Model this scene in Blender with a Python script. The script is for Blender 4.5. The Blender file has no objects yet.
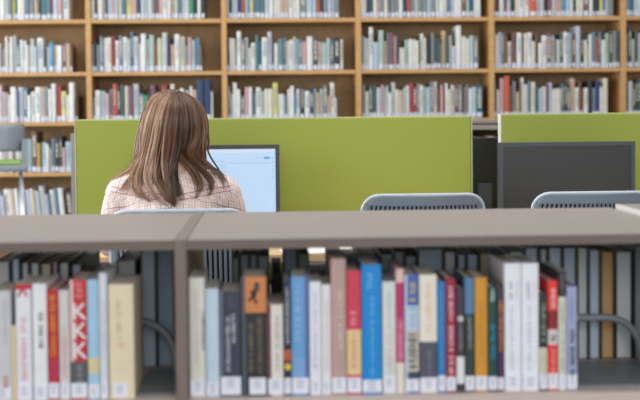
import bpy, bmesh, math, random
from mathutils import Vector, Matrix
rnd = random.Random(7)
C = bpy.context.scene.collection
R = math.radians

# ------------------------------------------------------------------ camera
F, CX, CY, H = 1200.0, 320.0, 153.0, 1.2          # focal length in px, principal point, eye height
PSI, TH, RHO = R(2.4), R(1.95), R(.55)
fwd = Vector((math.sin(PSI)*math.cos(TH), math.cos(PSI)*math.cos(TH), -math.sin(TH)))
rt0 = Vector((math.cos(PSI), -math.sin(PSI), 0)); up0 = rt0.cross(fwd)
rt = rt0*math.cos(RHO) - up0*math.sin(RHO); up = up0*math.cos(RHO) + rt0*math.sin(RHO)
EYE = Vector((0, 0, H))
cd = bpy.data.cameras.new('camera'); cam = bpy.data.objects.new('camera', cd); C.objects.link(cam)
M = Matrix((rt, up, -fwd)).transposed().to_4x4(); M.translation = EYE; cam.matrix_world = M
cd.sensor_width = 36; cd.lens = 36*F/640; cd.shift_y = (CY-200)/640
cd.dof.use_dof = True; cd.dof.focus_distance = 3.9; cd.dof.aperture_fstop = 3.3
cd.clip_start = .05; cd.clip_end = 60
bpy.context.scene.camera = cam

def at(px, py, Y=None, Z=None):
    """point of the place seen at a photo pixel, on the upright plane y=Y or the level plane z=Z"""
    v = fwd + rt*((px-CX)/F) - up*((py-CY)/F)
    k = Y/v.y if Y is not None else (Z-H)/v.z
    return EYE + v*k

# ------------------------------------------------------------------ light
w = bpy.data.worlds.new('world'); bpy.context.scene.world = w; w.use_nodes = True
bg = w.node_tree.nodes['Background']; bg.inputs[0].default_value = (.93, .96, 1, 1); bg.inputs[1].default_value = .60
def area(name, loc, aim, sx, sy, power, col):
    l = bpy.data.lights.new(name, 'AREA'); l.shape = 'RECTANGLE'; l.size = sx; l.size_y = sy; l.energy = power; l.color = col
    o = bpy.data.objects.new(name, l); C.objects.link(o); o.location = loc
    o.rotation_euler = (Vector(aim)-Vector(loc)).to_track_quat('-Z', 'Y').to_euler(); return o
area('window_daylight', (-4.2, 3.4, 2.0), (0, 4.2, 1.0), 5.0, 2.4, 150, (.90, .95, 1))
area('far_fill_light', (-5.2, 6.6, 1.5), (.3, 2.8, .9), 3.0, 1.6, 230, (.92, .96, 1))  # added unseen light, brightens the far-row book tops and rims the hair
area('front_window_daylight', (1.0, -2.5, 2.3), (.2, 4.0, .9), 5.0, 2.2, 122, (.95, .97, 1))
area('ceiling_lamp_aisle', (.3, 6.6, 3.3), (.3, 7.2, 0), 6.0, .8, 48, (1, .97, .92))
area('ceiling_lamp_desks', (.3, 4.0, 3.3), (.3, 4.1, 0), 4.0, .8, 40, (1, .97, .92))
vs = bpy.context.scene.view_settings
bpy.context.scene.display_settings.display_device = 'sRGB'
vs.view_transform = 'Standard'; vs.look = 'None'; vs.gamma = 1; vs.exposure = 0.0; vs.use_curve_mapping = False

# ------------------------------------------------------------------ helpers
def lin(c): return tuple((x/255/12.92 if x/255 <= .04045 else ((x/255+.055)/1.055)**2.4) for x in c)
MATS = {}
def mat(name, rgb, rough=.55, var=.06, scale=30, stretch=(1, 1, 1), metal=0, bump=0, coat=0):
    if name in MATS: return MATS[name]
    m = bpy.data.materials.new(name); m.use_nodes = True; MATS[name] = m
    nt = m.node_tree; b = nt.nodes['Principled BSDF']; b.inputs['Roughness'].default_value = rough
    b.inputs['Metallic'].default_value = metal; b.inputs['Coat Weight'].default_value = coat
    tc = nt.nodes.new('ShaderNodeTexCoord'); mp = nt.nodes.new('ShaderNodeMapping'); mp.inputs['Scale'].default_value = stretch
    nz = nt.nodes.new('ShaderNodeTexNoise'); nz.inputs['Scale'].default_value = scale; nz.inputs['Detail'].default_value = 4
    hs = nt.nodes.new('ShaderNodeHueSaturation'); hs.inputs['Color'].default_value = (*lin(rgb), 1)
    mr = nt.nodes.new('ShaderNodeMapRange'); mr.inputs['From Min'].default_value = .3; mr.inputs['From Max'].default_value = .7
    mr.inputs['To Min'].default_value = 1-var; mr.inputs['To Max'].default_value = 1+var
    L = nt.links.new
    L(tc.outputs['Object'], mp.inputs[0]); L(mp.outputs[0], nz.inputs[0]); L(nz.outputs[0], mr.inputs[0])
    L(mr.outputs[0], hs.inputs['Value']); L(hs.outputs[0], b.inputs['Base Color'])
    if bump:
        bp = nt.nodes.new('ShaderNodeBump'); bp.inputs['Strength'].default_value = bump; bp.inputs['Distance'].default_value = .002
        L(nz.outputs[0], bp.inputs['Height']); L(bp.outputs[0], b.inputs['Normal'])
    return m
def cmat(rgb, rough=.45): return mat('paint_%d_%d_%d' % tuple(rgb), rgb, rough, .04, 25)

def link(name, bm_or_me, mats, parent=None, smooth=False):
    if isinstance(bm_or_me, bmesh.types.BMesh):
        bmesh.ops.recalc_face_normals(bm_or_me, faces=bm_or_me.faces[:])
        me = bpy.data.meshes.new(name); bm_or_me.to_mesh(me); bm_or_me.free()
    else: me = bm_or_me
    if not isinstance(mats, (list, tuple)): mats = [mats]
    for m in mats: me.materials.append(m)
    if smooth:
        for p in me.polygons: p.use_smooth = True
    o = bpy.data.objects.new(name, me); C.objects.link(o)
    if parent: o.parent = parent
    return o
def tag(o, label, cat, group=None):
    o['label'] = label; o['category'] = cat
    if group: o['group'] = group
    return o
def thing(name, loc, label, cat, group=None, rz=0):
    o = bpy.data.objects.new(name, None); o.empty_display_size = .05; C.objects.link(o); o.location = loc
    o.rotation_euler[2] = rz; return tag(o, label, cat, group)
def struct(o): o['kind'] = 'structure'; return o

def box(bm, x0, x1, y0, y1, z0, z1, mi=0, bev=0):
    r = bmesh.ops.create_cube(bm, size=1)
    for v in r['verts']:
        v.co = Vector(((x0+x1)/2+v.co.x*(x1-x0), (y0+y1)/2+v.co.y*(y1-y0), (z0+z1)/2+v.co.z*(z1-z0)))
    fs = set(f for v in r['verts'] for f in v.link_faces)
    for f in fs: f.material_index = mi
    if bev:
        es = list(set(e for v in r['verts'] for e in v.link_edges))
        rr = bmesh.ops.bevel(bm, geom=es, offset=bev, segments=2, affect='EDGES', profile=.5)
        for f in rr['faces']: f.material_index = mi
    return bm
def B(*a, **k): return box(bmesh.new(), *a, **k)
def tube(bm, pts, rad, n=8, cap=True, mi=0):
    pts = [Vector(p) for p in pts]; rings = []
    ref = None
    for i, p in enumerate(pts):
        t = (pts[min(i+1, len(pts)-1)]-pts[max(i-1, 0)]).normalized()
        if ref is None: ref = Vector((0, 0, 1)) if abs(t.z) < .9 else Vector((1, 0, 0))
        a = (ref-t*ref.dot(t)).normalized(); b = t.cross(a); ref = a
        r = rad[i] if isinstance(rad, (list, tuple)) else rad
        rings.append([bm.verts.new(p+a*(r*math.cos(2*math.pi*k/n))+b*(r*math.sin(2*math.pi*k/n))) for k in range(n)])
    for q in range(len(rings)-1):
        for k in range(n):
            f = bm.faces.new((rings[q][k], rings[q][(k+1) % n], rings[q+1][(k+1) % n], rings[q+1][k])); f.smooth = True; f.material_index = mi
    if cap: bm.faces.new(rings[0][::-1]).material_index = mi; bm.faces.new(rings[-1]).material_index = mi
    return bm
def spline(P, n):
    P = [Vector(p) for p in P]; out = []
    for i in range(len(P)-1):
        a, b, c, d = P[max(i-1, 0)], P[i], P[i+1], P[min(i+2, len(P)-1)]
        for k in range(n):
            t = k/n
            out.append(.5*((2*b)+(c-a)*t+(2*a-5*b+4*c-d)*t*t+(3*b-a-3*c+d)*t**3))
    return out+[P[-1]]

# ------------------------------------------------------------------ surfaces
m_oak = mat('oak_edge', (192, 149, 96), .5, .10, 6, (1, 1, 12))
m_oakh = mat('oak_board', (192, 149, 96), .5, .10, 6, (1, 12, 12))
m_oakback = mat('oak_veneer_back', (190, 156, 112), .6, .16, 9, (14, 1, 1.2))
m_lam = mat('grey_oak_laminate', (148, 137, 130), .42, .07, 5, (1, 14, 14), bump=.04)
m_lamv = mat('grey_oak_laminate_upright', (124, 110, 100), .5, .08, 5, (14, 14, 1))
m_lip = mat('shade_toned_grey_oak', (112, 99, 90), .5, .07, 5, (1, 14, 14))  # same laminate darkened in colour, for the shade on upright faces
m_shelf = mat('beige_shelf_edging', (206, 188, 178), .5, .04, 8)
m_dark = mat('dark_steel', (84, 88, 91), .45, .05, 40)
m_black = mat('black_plastic', (28, 29, 31), .4, .05, 60)
m_bezel = mat('charcoal_plastic', (62, 70, 78), .45, .04, 60)
m_scr = mat('switched_off_screen', (42, 44, 45), .35, .02, 10)
m_plast = mat('blue_grey_plastic', (130, 139, 150), .38, .03, 20)
m_stoolp = mat('grey_stool_plastic', (138, 147, 153), .4, .03, 20)
m_metal = mat('satin_steel', (190, 194, 200), .3, .03, 20, metal=.6)
m_green = mat('olive_green_felt', (147, 158, 70), .9, .05, 350, bump=.25)
m_greent = mat('pale_green_edging', (176, 188, 118), .7, .03, 60)
m_trim = mat('white_edging', (225, 226, 222), .5, .02, 30)
m_pad = mat('green_seat_felt', (150, 185, 110), .9, .05, 200)
m_desk = mat('maple_desk_laminate', (226, 190, 140), .45, .06, 6, (1, 10, 10))
m_paper = mat('white_paper', (240, 240, 240), .8, .01, 30)
m_page = mat('book_pages', (226, 220, 206), .9, .08, 6, (120, 1, 1))
m_lab = mat('spine_sticker', (232, 234, 243), .5, .015, 30)
m_ink = mat('grey_sticker_ink', (165, 168, 180), .6, .02, 30)
m_carpet = mat('grey_carpet', (112, 110, 108), .95, .12, 120, bump=.4)
m_wall = mat('cream_wall_paint', (214, 208, 196), .8, .03, 12)

# ------------------------------------------------------------------ setting
struct(link('floor', B(-7, 8, -4, 9.2, -.06, 0), m_carpet))
struct(link('wall_back', B(-7, 8, 8.72, 8.84, 0, 3.4), m_wall))

# ------------------------------------------------------------------ wall bookcase
YW = 8.3; X0 = -1.232; PITCH = .9268
UP = [X0+PITCH*k for k in range(-2, 7)]
SH = [.10, .455, .803, 1.150, 1.490, 1.849, 2.20]
bc = thing('wall_bookcase', (UP[0], YW, 0), 'tall oak bookcase running along the whole back wall, full of books', 'bookcase')
def inbc(o): o.parent = bc; o.matrix_parent_inverse = Matrix.Translation((-UP[0], -YW, 0)); return o
for x in UP: inbc(link('upright', B(x-.018, x+.018, YW-.006, YW+.38, 0, 2.26, bev=.001), m_oak))
for k in range(len(UP)-1):
    for z in SH:
        inbc(link('shelf', B(UP[k]+.0182, UP[k+1]-.0182, YW-.003, YW+.36, z-.026, z, bev=.001), m_oakh))
    inbc(link('back_panel', B(UP[k]+.0182, UP[k+1]-.0182, YW+.361, YW+.379, .001, 2.259), m_oakback))

# books of the wall: (x in crop, top in crop, colour code)
PAL = dict(W=((228, 230, 224), 'white'), c=((224, 217, 194), 'cream'), g=((190, 196, 196), 'pale grey'), G=((128, 138, 142), 'grey'),
  k=((52, 55, 60), 'black'), b=((168, 198, 214), 'light blue'), B=((38, 62, 112), 'navy blue'), s=((100, 130, 152), 'slate blue'),
  S=((66, 156, 208), 'bright blue'), t=((66, 126, 136), 'teal'), T=((22, 112, 134), 'deep teal'), m=((164, 196, 180), 'mint green'),
  n=((66, 92, 84), 'dark green'), N=((46, 160, 92), 'green'), r=((178, 62, 58), 'red'), R=((226, 84, 54), 'orange red'),
  p=((208, 156, 156), 'pink'), P=((126, 82, 106), 'plum'), w=((122, 84, 66), 'brown'), o=((206, 168, 134), 'tan'),
  y=((222, 214, 104), 'yellow'), Y=((204, 156, 50), 'mustard'), v=((190, 194, 216), 'lavender'), C=((196, 196, 162), 'olive cream'))
for k_, (rgb, nm) in PAL.items():
    gv = sum(rgb)/3; rgb = tuple(int((c*.78+gv*.22)*.94) for c in rgb)
    m = mat('book_cloth_'+nm.replace(' ', '_'), rgb, .5, .10, 14, (3, 1, 1))
    nt = m.node_tree; hs = next(n for n in nt.nodes if n.type == 'HUE_SAT')
    oi = nt.nodes.new('ShaderNodeObjectInfo'); mr = nt.nodes.new('ShaderNodeMapRange')
    mr.inputs['To Min'].default_value = .484; mr.inputs['To Max'].default_value = .516
    nt.links.new(oi.outputs['Random'], mr.inputs[0]); nt.links.new(mr.outputs[0], hs.inputs['Hue'])
    PAL[k_] = (m, nm)
def book_bm(wd, h, dp, mi_page=1, bulge=.003, lean=0):
    """spine at y=0 facing -y, standing on z=0, x centred: cover walls with a sunk page block showing on top"""
    bm = bmesh.new(); hw = wd/2
    prof = [(-hw, dp), (-hw, bulge)] + [(-hw+wd*t, bulge*(1-math.sin(math.pi*t))) for t in (.15, .38, .62, .85)] + [(hw, bulge), (hw, dp)]
    lo = [bm.verts.new((x, y, 0)) for x, y in prof]; hi = [bm.verts.new((x, y, h)) for x, y in prof]
    n = len(prof)
    for i in range(n-1): bm.faces.new((lo[i], lo[i+1], hi[i+1], hi[i]))
    bm.faces.new((lo[n-1], lo[0], hi[0], hi[n-1])).material_index = mi_page
    bm.faces.new(lo[::-1])
    e = min(.002, wd*.15)
    pin = [(-hw+e, dp), (-hw+e, bulge+.003), (hw-e, bulge+.003), (hw-e, dp)]
    ti = [bm.verts.new((x, y, h)) for x, y in pin]; di = [bm.verts.new((x, y, h-.004)) for x, y in pin]
    bm.faces.new((hi[0], hi[1], ti[1], ti[0])); bm.faces.new(hi[1:n-1]+[ti[2], ti[1]]); bm.faces.new((hi[n-2], hi[n-1], ti[3], ti[2]))
    for i in range(3): bm.faces.new((ti[i], ti[i+1], di[i+1], di[i]))
    bm.faces.new(di).material_index = mi_page
    return bm
A5 = 640/90; S = 640/140; S5 = 640/150
def P_(s):
    out = []
    for tok in s.split():
        a = tok.split(','); out.append((float(a[0]), None if a[1] == '-' else float(a[1]), a[2]))
    return out
ROWS = [  # shelf z index, crop x0, crop y0, scale, end, shelf words, bay words, list
 (5, 0, 0, A5, 488, 'topmost shelf', 'far left bay', '-24,-,c 0,-,W 30,-,g 55,-,G 80,-,y 103,-,n 122,-,W 150,-,c 172,-,s 205,-,G 240,-,o 265,-,n 285,-,t 330,-,s 355,-,P 375,-,v 410,-,p 440,-,W'),
 (4, 0, 30, A5, 512, 'second shelf', 'far left bay', '-26,95,W 0,130,P 14,128,G 35,48,c 55,85,g 70,48,W 88,40,g 112,100,s 141,68,W 158,78,W 183,108,c 200,108,g 216,62,g 242,115,b 260,55,W 305,128,n 327,122,W 347,88,S 378,105,o 398,108,W 415,110,W 437,92,P 470,95,o 497,118,w'),
 (3, 0, 78, A5, 548, 'third shelf', 'far left bay', '-20,60,W 0,48,p 14,100,v 38,105,p 55,122,W 72,65,W 112,95,s 128,66,v 163,70,s 192,122,W 217,98,c 250,65,W 291,66,o 322,62,G 342,78,W 365,42,W 395,55,r 436,95,y 470,120,W 490,32,W 528,130,w'),
 (2, 0, 125, A5, 505, 'fourth shelf', 'far left bay', '-20,110,W 0,110,W 30,100,g 60,115,c 90,105,P 115,110,W 150,100,g 180,102,b 222,48,w 262,130,Y 285,125,s 298,125,b 328,138,W 345,165,c 362,98,s 388,85,k 418,82,k 443,160,p 466,120,b'),
 (1, 0, 170, A5, 520, 'fifth shelf', 'far left bay', '0,155,b 18,180,v 40,135,W 75,135,c 98,132,p 118,130,W 145,150,b 175,150,P 190,140,v 232,130,c 250,140,o 272,150,b 295,112,g 332,172,v 350,170,s 368,140,W 400,125,s 430,125,W 465,150,k 482,155,P'),
 (5, 88, 0, S, 534, 'topmost shelf', "bay over the woman", '14,-,W 28,-,k 42,-,c 68,-,g 78,-,k 88,-,b 106,-,p 120,-,g 136,-,c 152,-,t 172,-,y 196,-,p 206,-,o 220,-,B 240,-,g 258,-,b 272,-,W 290,-,G 305,-,P 325,-,p 340,-,c 365,-,W 378,-,o 395,-,m 412,-,G 428,-,b 443,-,g 462,-,N 482,-,k 500,-,W 515,-,k'),
 (4, 88, 26, S, 521, 'second shelf', "bay over the woman", '16,85,G 26,68,k 38,85,G 55,48,s 70,55,W 90,52,c 108,48,r 126,66,W 141,44,s 158,50,W 178,60,g 194,28,t 208,48,v 232,80,c 242,36,W 264,60,b 280,42,m 303,68,r 317,55,C 340,30,g 362,55,B 378,85,o 395,38,W 420,48,C 445,92,G 457,52,p 474,65,b 490,55,s 512,90,w'),
 (3, 88, 74, S, 572, 'third shelf', "bay over the woman", '20,110,G 32,75,W 56,78,b 78,88,p 98,70,G 112,46,R 131,55,k 148,50,n 166,55,c 183,55,P 206,46,g 232,90,s 256,98,N 275,80,k 285,52,P 308,80,k 335,52,r 360,70,k 378,46,c 395,75,b 420,66,W 440,55,k 465,55,c 478,72,p 497,28,B 528,28,B 562,80,g'),
 (5, 222, 0, S, 536, 'topmost shelf', 'bay above lit screen', '20,-,W 30,-,k 45,-,b 58,-,v 70,-,B 88,-,r 105,-,W 115,-,S 127,-,y 142,-,s 155,-,t 175,-,t 195,-,g 215,-,W 235,-,W 252,-,c 268,-,p 285,-,o 302,-,W 325,-,c 340,-,W 355,-,G 385,-,b 415,-,b 430,-,R 447,-,k 465,-,G 485,-,v 500,-,b 515,-,G'),
 (4, 222, 24, S, 555, 'second shelf', 'bay above lit screen', '20,110,k 32,65,W 48,66,c 60,95,s 67,33,W 88,70,G 105,62,g 120,108,c 132,85,W 153,52,t 167,80,T 182,62,W 208,35,v 228,75,n 238,88,W 256,68,s 280,62,s 295,78,c 306,72,W 326,58,g 337,68,b 352,70,s 368,80,p 388,58,W 415,60,n 440,80,p 452,85,m 480,66,v 495,70,s 512,58,k 540,70,c'),
 (3, 222, 74, S, 526, 'third shelf', 'bay above lit screen', '22,55,G 40,90,g 50,40,W 68,70,W 84,100,G 105,60,p 122,60,W 138,88,s 155,62,W 178,80,m 195,68,W 208,68,c 232,40,y 256,92,W 270,92,W 284,100,s 300,70,c 312,55,W 330,85,S 340,70,W 357,52,k 378,78,W 402,68,B 418,68,b 432,85,o 447,70,g 463,52,G 482,100,o 495,40,W 515,120,g'),
 (5, 356, 0, S, 572, 'topmost shelf', 'bay above middle chair', '20,-,W 35,-,c 48,-,B 62,-,n 80,-,W 95,-,p 110,-,G 130,-,c 145,-,G 160,-,G 178,-,G 196,-,W 215,-,B 232,-,r 252,-,G 268,-,g 285,-,G 305,-,G 325,-,b 345,-,G 365,-,g 382,-,W 402,-,W 415,-,s 432,-,b 450,-,W 466,-,W 482,-,w 505,-,m 518,-,T 540,-,W 555,-,W'),
 (4, 356, 22, S, 560, 'second shelf', 'bay above middle chair', '22,60,G 35,70,g 48,75,g 60,24,W 80,92,b 104,38,m 128,88,o 142,50,G 152,50,P 172,64,p 188,58,k 198,118,W 212,125,c 224,82,m 242,78,W 258,80,W 275,85,c 288,60,n 296,53,W 310,72,c 322,75,k 345,52,G 358,75,n 372,75,n 388,100,c 394,40,o 412,60,n 428,62,W 440,110,v 458,12,W 482,65,W 505,75,c 522,62,b 540,66,G'),
 (3, 356, 72, S, 580, 'third shelf', 'bay above middle chair', '20,80,o 30,60,G 43,88,c 60,62,n 75,62,n 95,72,v 115,60,p 130,72,c 140,62,m 150,95,W 163,48,g 182,80,c 195,85,c 208,82,o 220,70,m 233,62,W 245,52,r 262,66,r 280,52,G 293,60,W 308,68,m 322,70,b 342,45,G 358,45,c 372,75,w 388,60,p 400,70,r 410,52,W 420,80,c 436,60,W 452,58,P 470,60,G 488,68,k 495,70,p 505,58,G 518,75,W 530,68,b 552,60,T'),
 (5, 490, 0, S5, 528, 'topmost shelf', 'bay above dark monitor', '14,-,r 26,-,k 42,-,W 60,-,P 75,-,g 88,-,k 108,-,c 125,-,W 148,-,c 170,-,R 200,-,g 215,-,g 232,-,k 248,-,P 265,-,W 282,-,p 292,-,o 308,-,S 325,-,b 343,-,W 355,-,n 370,-,c 383,-,c 400,-,P 425,-,W 440,-,n 455,-,k 470,-,y 480,-,s 495,-,W 505,-,G'),
 (4, 490, 20, S, 595, 'second shelf', 'bay above dark monitor', '18,55,Y 28,68,W 40,58,v 53,58,G 66,70,w 82,98,W 100,58,w 122,58,W 147,75,k 155,62,c 172,58,W 192,98,c 208,65,w 222,105,W 240,70,W 262,58,P 280,70,g 298,85,G 310,90,W 322,60,n 338,55,W 355,58,b 378,68,w 393,28,v 415,70,k 432,92,c 445,112,c 455,66,W 466,55,s 485,75,r 498,55,s 513,90,W 532,60,m 547,50,n 563,50,G 580,50,n'),
 (3, 490, 70, S, 542, 'third shelf', 'bay above dark monitor', '20,50,n 34,90,W 46,38,p 66,28,R 92,70,w 107,52,G 122,100,o 135,55,w 145,35,W 155,65,W 175,52,s 190,55,c 208,75,n 222,85,b 242,75,W 260,65,P 272,58,v 284,88,W 302,85,c 326,62,t 342,60,k 355,80,G 370,38,o 392,80,W 408,58,w 420,90,r 432,82,W 450,48,k 470,82,s 485,52,B 503,78,W 520,38,c'),
 (5, 600, 0, 3.3333, 148, 'topmost shelf', 'cut-off far right bay', '88,-,s 101,-,t 115,-,b 127,-,W 138,-,s'),
 (4, 600, 0, 3.3333, 150, 'second shelf', 'cut-off far right bay', '88,112,G 95,88,k 107,130,W 117,105,n 128,110,c 139,100,n'),
 (3, 600, 0, 3.3333, 150, 'third shelf', 'cut-off far right bay', '87,290,k 95,270,g 110,280,n 120,268,k 130,262,n 140,275,r'),
]
ORD = 'first second third fourth fifth sixth seventh eighth ninth tenth eleventh twelfth thirteenth fourteenth fifteenth sixteenth'.split()
m_wlab = mat('wall_spine_sticker', (206, 209, 220), .5, .015, 30)
def size_word(h): return 'tall ' if h > .262 else ('short ' if h < .195 else '')
CAND = []
for zi, cx0, cy0, sc, end, shw, bayw, lst in ROWS:
    L = P_(lst); zb = SH[zi]; items = []
    for i, (cx, cy, code) in enumerate(L):
        nx = L[i+1][0] if i+1 < len(L) else end
        xa, xb = cx0+cx/sc, cx0+nx/sc
        ybase = (zb-at(xa, 0, Y=YW).z)/((at(xa, 100, Y=YW).z-at(xa, 0, Y=YW).z)/100)
        pa, pb = at(xa, ybase-17, Y=YW), at(xb, ybase-17, Y=YW)
        h = (at(xa, cy0+cy/sc, Y=YW).z-zb) if cy is not None else rnd.uniform(.2, .275)
        items.append((pa.x, pb.x, max(.15, min(h, .30)), code))
    kb = max(i for i in range(len(UP)) if UP[i] < items[len(items)//2][0])
    lo, hi_ = UP[kb]+.0195, UP[kb+1]-.0195
    used = []
    for (xa, xb, h, code) in items:
        xb = min(xb, hi_-.001); xa = max(xa, lo)
        if xb-xa > .006: used.append((xa, xb, h, code))
    names = [size_word(h)+PAL[c][1] for _, _, h, c in used]
    for i, (xa, xb, h, code) in enumerate(used):
        nm = names[i]; cnt = names.count(nm); k = names[:i+1].count(nm)
        if cnt == 1: lab = 'the only %s book, %s of %s' % (nm, shw, bayw)
        elif k == cnt: lab = 'rightmost %s book, %s of %s' % (nm, shw, bayw)
        else: lab = '%s %s book from left, %s of %s' % (ORD[k-1], nm, shw, bayw)
        seen = (xb-xa)*(min(h, .135) if zi == 5 else min(h, .17) if zi == 1 else h)
        if xb < at(1, 60, Y=YW).x or xa > at(639, 60, Y=YW).x: seen = 0
        CAND.append((seen, xa, xb, h, code, zb, R(-5) if zi == 1 else 0, lab, rnd.uniform(.17, .24), rnd.uniform(.002, .022)))
def wall_label_bm(wd, lz, lh):
    lb = bmesh.new(); lw = wd*.88/2
    pts = [(-lw, .0026), (-lw*.5, .0004), (0, -.0006), (lw*.5, .0004), (lw, .0026)]
    a_ = [[lb.verts.new((x, y-.0012, z)) for x, y in pts] for z in (lz, lz+lh)]
    b_ = [[lb.verts.new((x, y+.0004, z)) for x, y in pts] for z in (lz, lz+lh)]
    for q in range(4):
        for a, b in ((a_[0], a_[1]), (b_[1], b_[0])): lb.faces.new((a[q], a[q+1], b[q+1], b[q]))
        lb.faces.new((a_[1][q], a_[1][q+1], b_[1][q+1], b_[1][q])); lb.faces.new((a_[0][q+1], a_[0][q], b_[0][q], b_[0][q+1]))
    return lb
CAND.sort(key=lambda c: -c[0])
rest = bmesh.new(); rest_m = [m_page, m_wlab]
for ci, (seen, xa, xb, h, code, zb, lean, lab, dp, setb) in enumerate(CAND):
    wd = (xb-xa)*rnd.uniform(.86, .95); place = Vector(((xa+xb)/2, YW+setb, zb+.0006)); lz, lh = rnd.uniform(.003, .008), rnd.uniform(.030, .036)
    if lean: place.z = zb+wd/2*math.sin(-lean)+.0008
    bm = book_bm(wd, h*(.985 if lean else 1), dp)
    if ci >= 236:                                   # the narrowest and cut-off ones: one object
        mx = Matrix.Translation(place) @ Matrix.Rotation(lean, 4, 'Y')
        if PAL[code][0] not in rest_m: rest_m.append(PAL[code][0])
        k = rest_m.index(PAL[code][0])
        bmesh.ops.recalc_face_normals(bm, faces=bm.faces[:])
        lb = wall_label_bm(wd, lz, lh); bmesh.ops.recalc_face_normals(lb, faces=lb.faces[:])
        for src, f_mi in ((bm, lambda f: k if f.material_index == 0 else 0), (lb, lambda f: 1)):
            vm = {v: rest.verts.new(mx @ v.co) for v in src.verts}
            for f in src.faces: rest.faces.new([vm[v] for v in f.verts]).material_index = f_mi(f)
            src.free()
        continue
    o = link('book', bm, [PAL[code][0], m_page]); o.location = place; o.rotation_euler[1] = lean
    tag(o, lab, 'book', 'library books on the wall bookcase')
    if rnd.random() < .05: continue
    link('spine_label', wall_label_bm(wd, lz, lh), m_wlab, o)
    if rnd.random() < .5:
        dark = code in 'kBsTtnNrRPwG'
        tb = bmesh.new(); z = h*rnd.uniform(.82, .9); zend = max(h*rnd.uniform(.3, .5), lz+lh+.01); tw = wd*rnd.uniform(.18, .3)
        while z > zend:
            l = rnd.uniform(.006, .022); box(tb, -tw, tw, -.0012, .001, z-l, z); z -= l+rnd.uniform(.003, .008)
        link('spine_title', tb, cmat((196, 190, 172) if dark else rnd.choice([(150, 155, 165), (176, 140, 136), (140, 160, 180), (165, 165, 160)])), o)
rb = link('books', rest, rest_m); rb['kind'] = 'stuff'
tag(rb, 'narrow and cut-off books filling the remaining places of the wall bookcase', 'book')

# ------------------------------------------------------------------ low bookcases past the desks (seen in the gap)
def far_low_case(x0, x1, y0, y1, zt, label, books):
    o = thing('low_bookcase', ((x0+x1)/2, y0, 0), label, 'bookcase'); ox, oy = (x0+x1)/2, y0
    def p(n, *a, m=m_lam): return link(n, B(a[0]-ox, a[1]-ox, a[2]-oy, a[3]-oy, a[4], a[5], bev=.001), m, o)
    p('top_panel', x0, x1, y0, y1, zt-.02, zt)
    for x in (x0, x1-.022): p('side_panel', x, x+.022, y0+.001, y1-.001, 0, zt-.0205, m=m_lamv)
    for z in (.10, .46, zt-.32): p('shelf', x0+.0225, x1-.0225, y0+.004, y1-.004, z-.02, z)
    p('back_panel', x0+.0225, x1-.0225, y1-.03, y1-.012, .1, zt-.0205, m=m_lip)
    x = x0+.03; z = zt-.32
    for i in range(books):
        c, wn = (('W', 'white'), ('k', 'black'), ('G', 'grey'), ('s', 'slate blue'), ('p', 'pink'), ('B', 'navy'), ('c', 'cream'))[i]
        wd = .034; h = (.27, .25, .26, .245, .265, .255, .25)[i]
        b = link('book', book_bm(wd*.96, h, .17), [PAL[c][0], m_page]); b.location = (x+wd/2, y0+.012, z+.0006)
        tag(b, '%s book on low bookcase glimpsed in the gap between green dividers' % wn, 'book', 'books on the nearer low bookcase'); x += wd+.0005
xg = at(485, 130, Y=6.4).x
far_low_case(xg-.16, xg+.9, 6.35, 6.72, 1.118, 'grey laminate low bookcase nearer of two seen between the green panels', 7)
far_low_case(xg-.14, xg+1.0, 7.2, 7.5, 1.142, 'grey laminate low bookcase farther of two seen between the green panels', 0)

# ------------------------------------------------------------------ green desk panels
def panel(px0, px1, py, Y, label, mt, tw=.002, x1w=None):
    a = at(px0, 160, Y=Y); x0 = a.x; x1 = at(px1, 160, Y=Y).x if x1w is None else x1w
    zt = at((px0+min(px1, 640))/2, py, Y=Y).z
    o = thing('desk_divider', ((x0+x1)/2, Y, .5), label, 'divider', 'green felt dividers along the desks'); hx = (x1-x0)/2
    link('felt_panel', B(-hx+.004, hx-.004, 0, .032, 0, zt-.508, bev=.003), m_green, o)
    link('top_edging', B(-hx+.004, hx-.004, .001, .031, zt-.508, zt-.5, bev=.002), m_greent, o)
    for s in (-1, 1): link('side_edging', B(s*hx-tw, s*hx+tw, .001, .031, 0, zt-.5, bev=.0005), mt, o)
    for s in (-.7, .7): link('foot', B(s*hx-.02, s*hx+.02, .006, .026, -.4999, -.0005, bev=.002), m_dark, o)
    return o
panel(75.5, 472, 117.6, 5.0, 'wide olive green felt divider behind the woman and lit screen', mat('pale_grey_green_edging', (190, 198, 160), .6))
panel(500.5, 896, 113.2, 5.0, 'olive green felt divider behind the switched off monitor', m_trim, .0035)
# grey side screen past the left end of the green divider
xs = at(73.4, 170, Y=5.55).x
o = thing('side_screen', (xs, 5.55, 0), 'narrow grey screen edge left of the wide green divider', 'divider')
link('screen_board', B(-.010, .010, 0, .5, .42, at(73, 133.5, Y=5.55).z, bev=.002), mat('grey_board', (150, 146, 142), .6), o)
for y in (.06, .42): link('foot', B(-.012, .012, y-.012, y+.012, 0, .42), m_dark, o)

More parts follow.
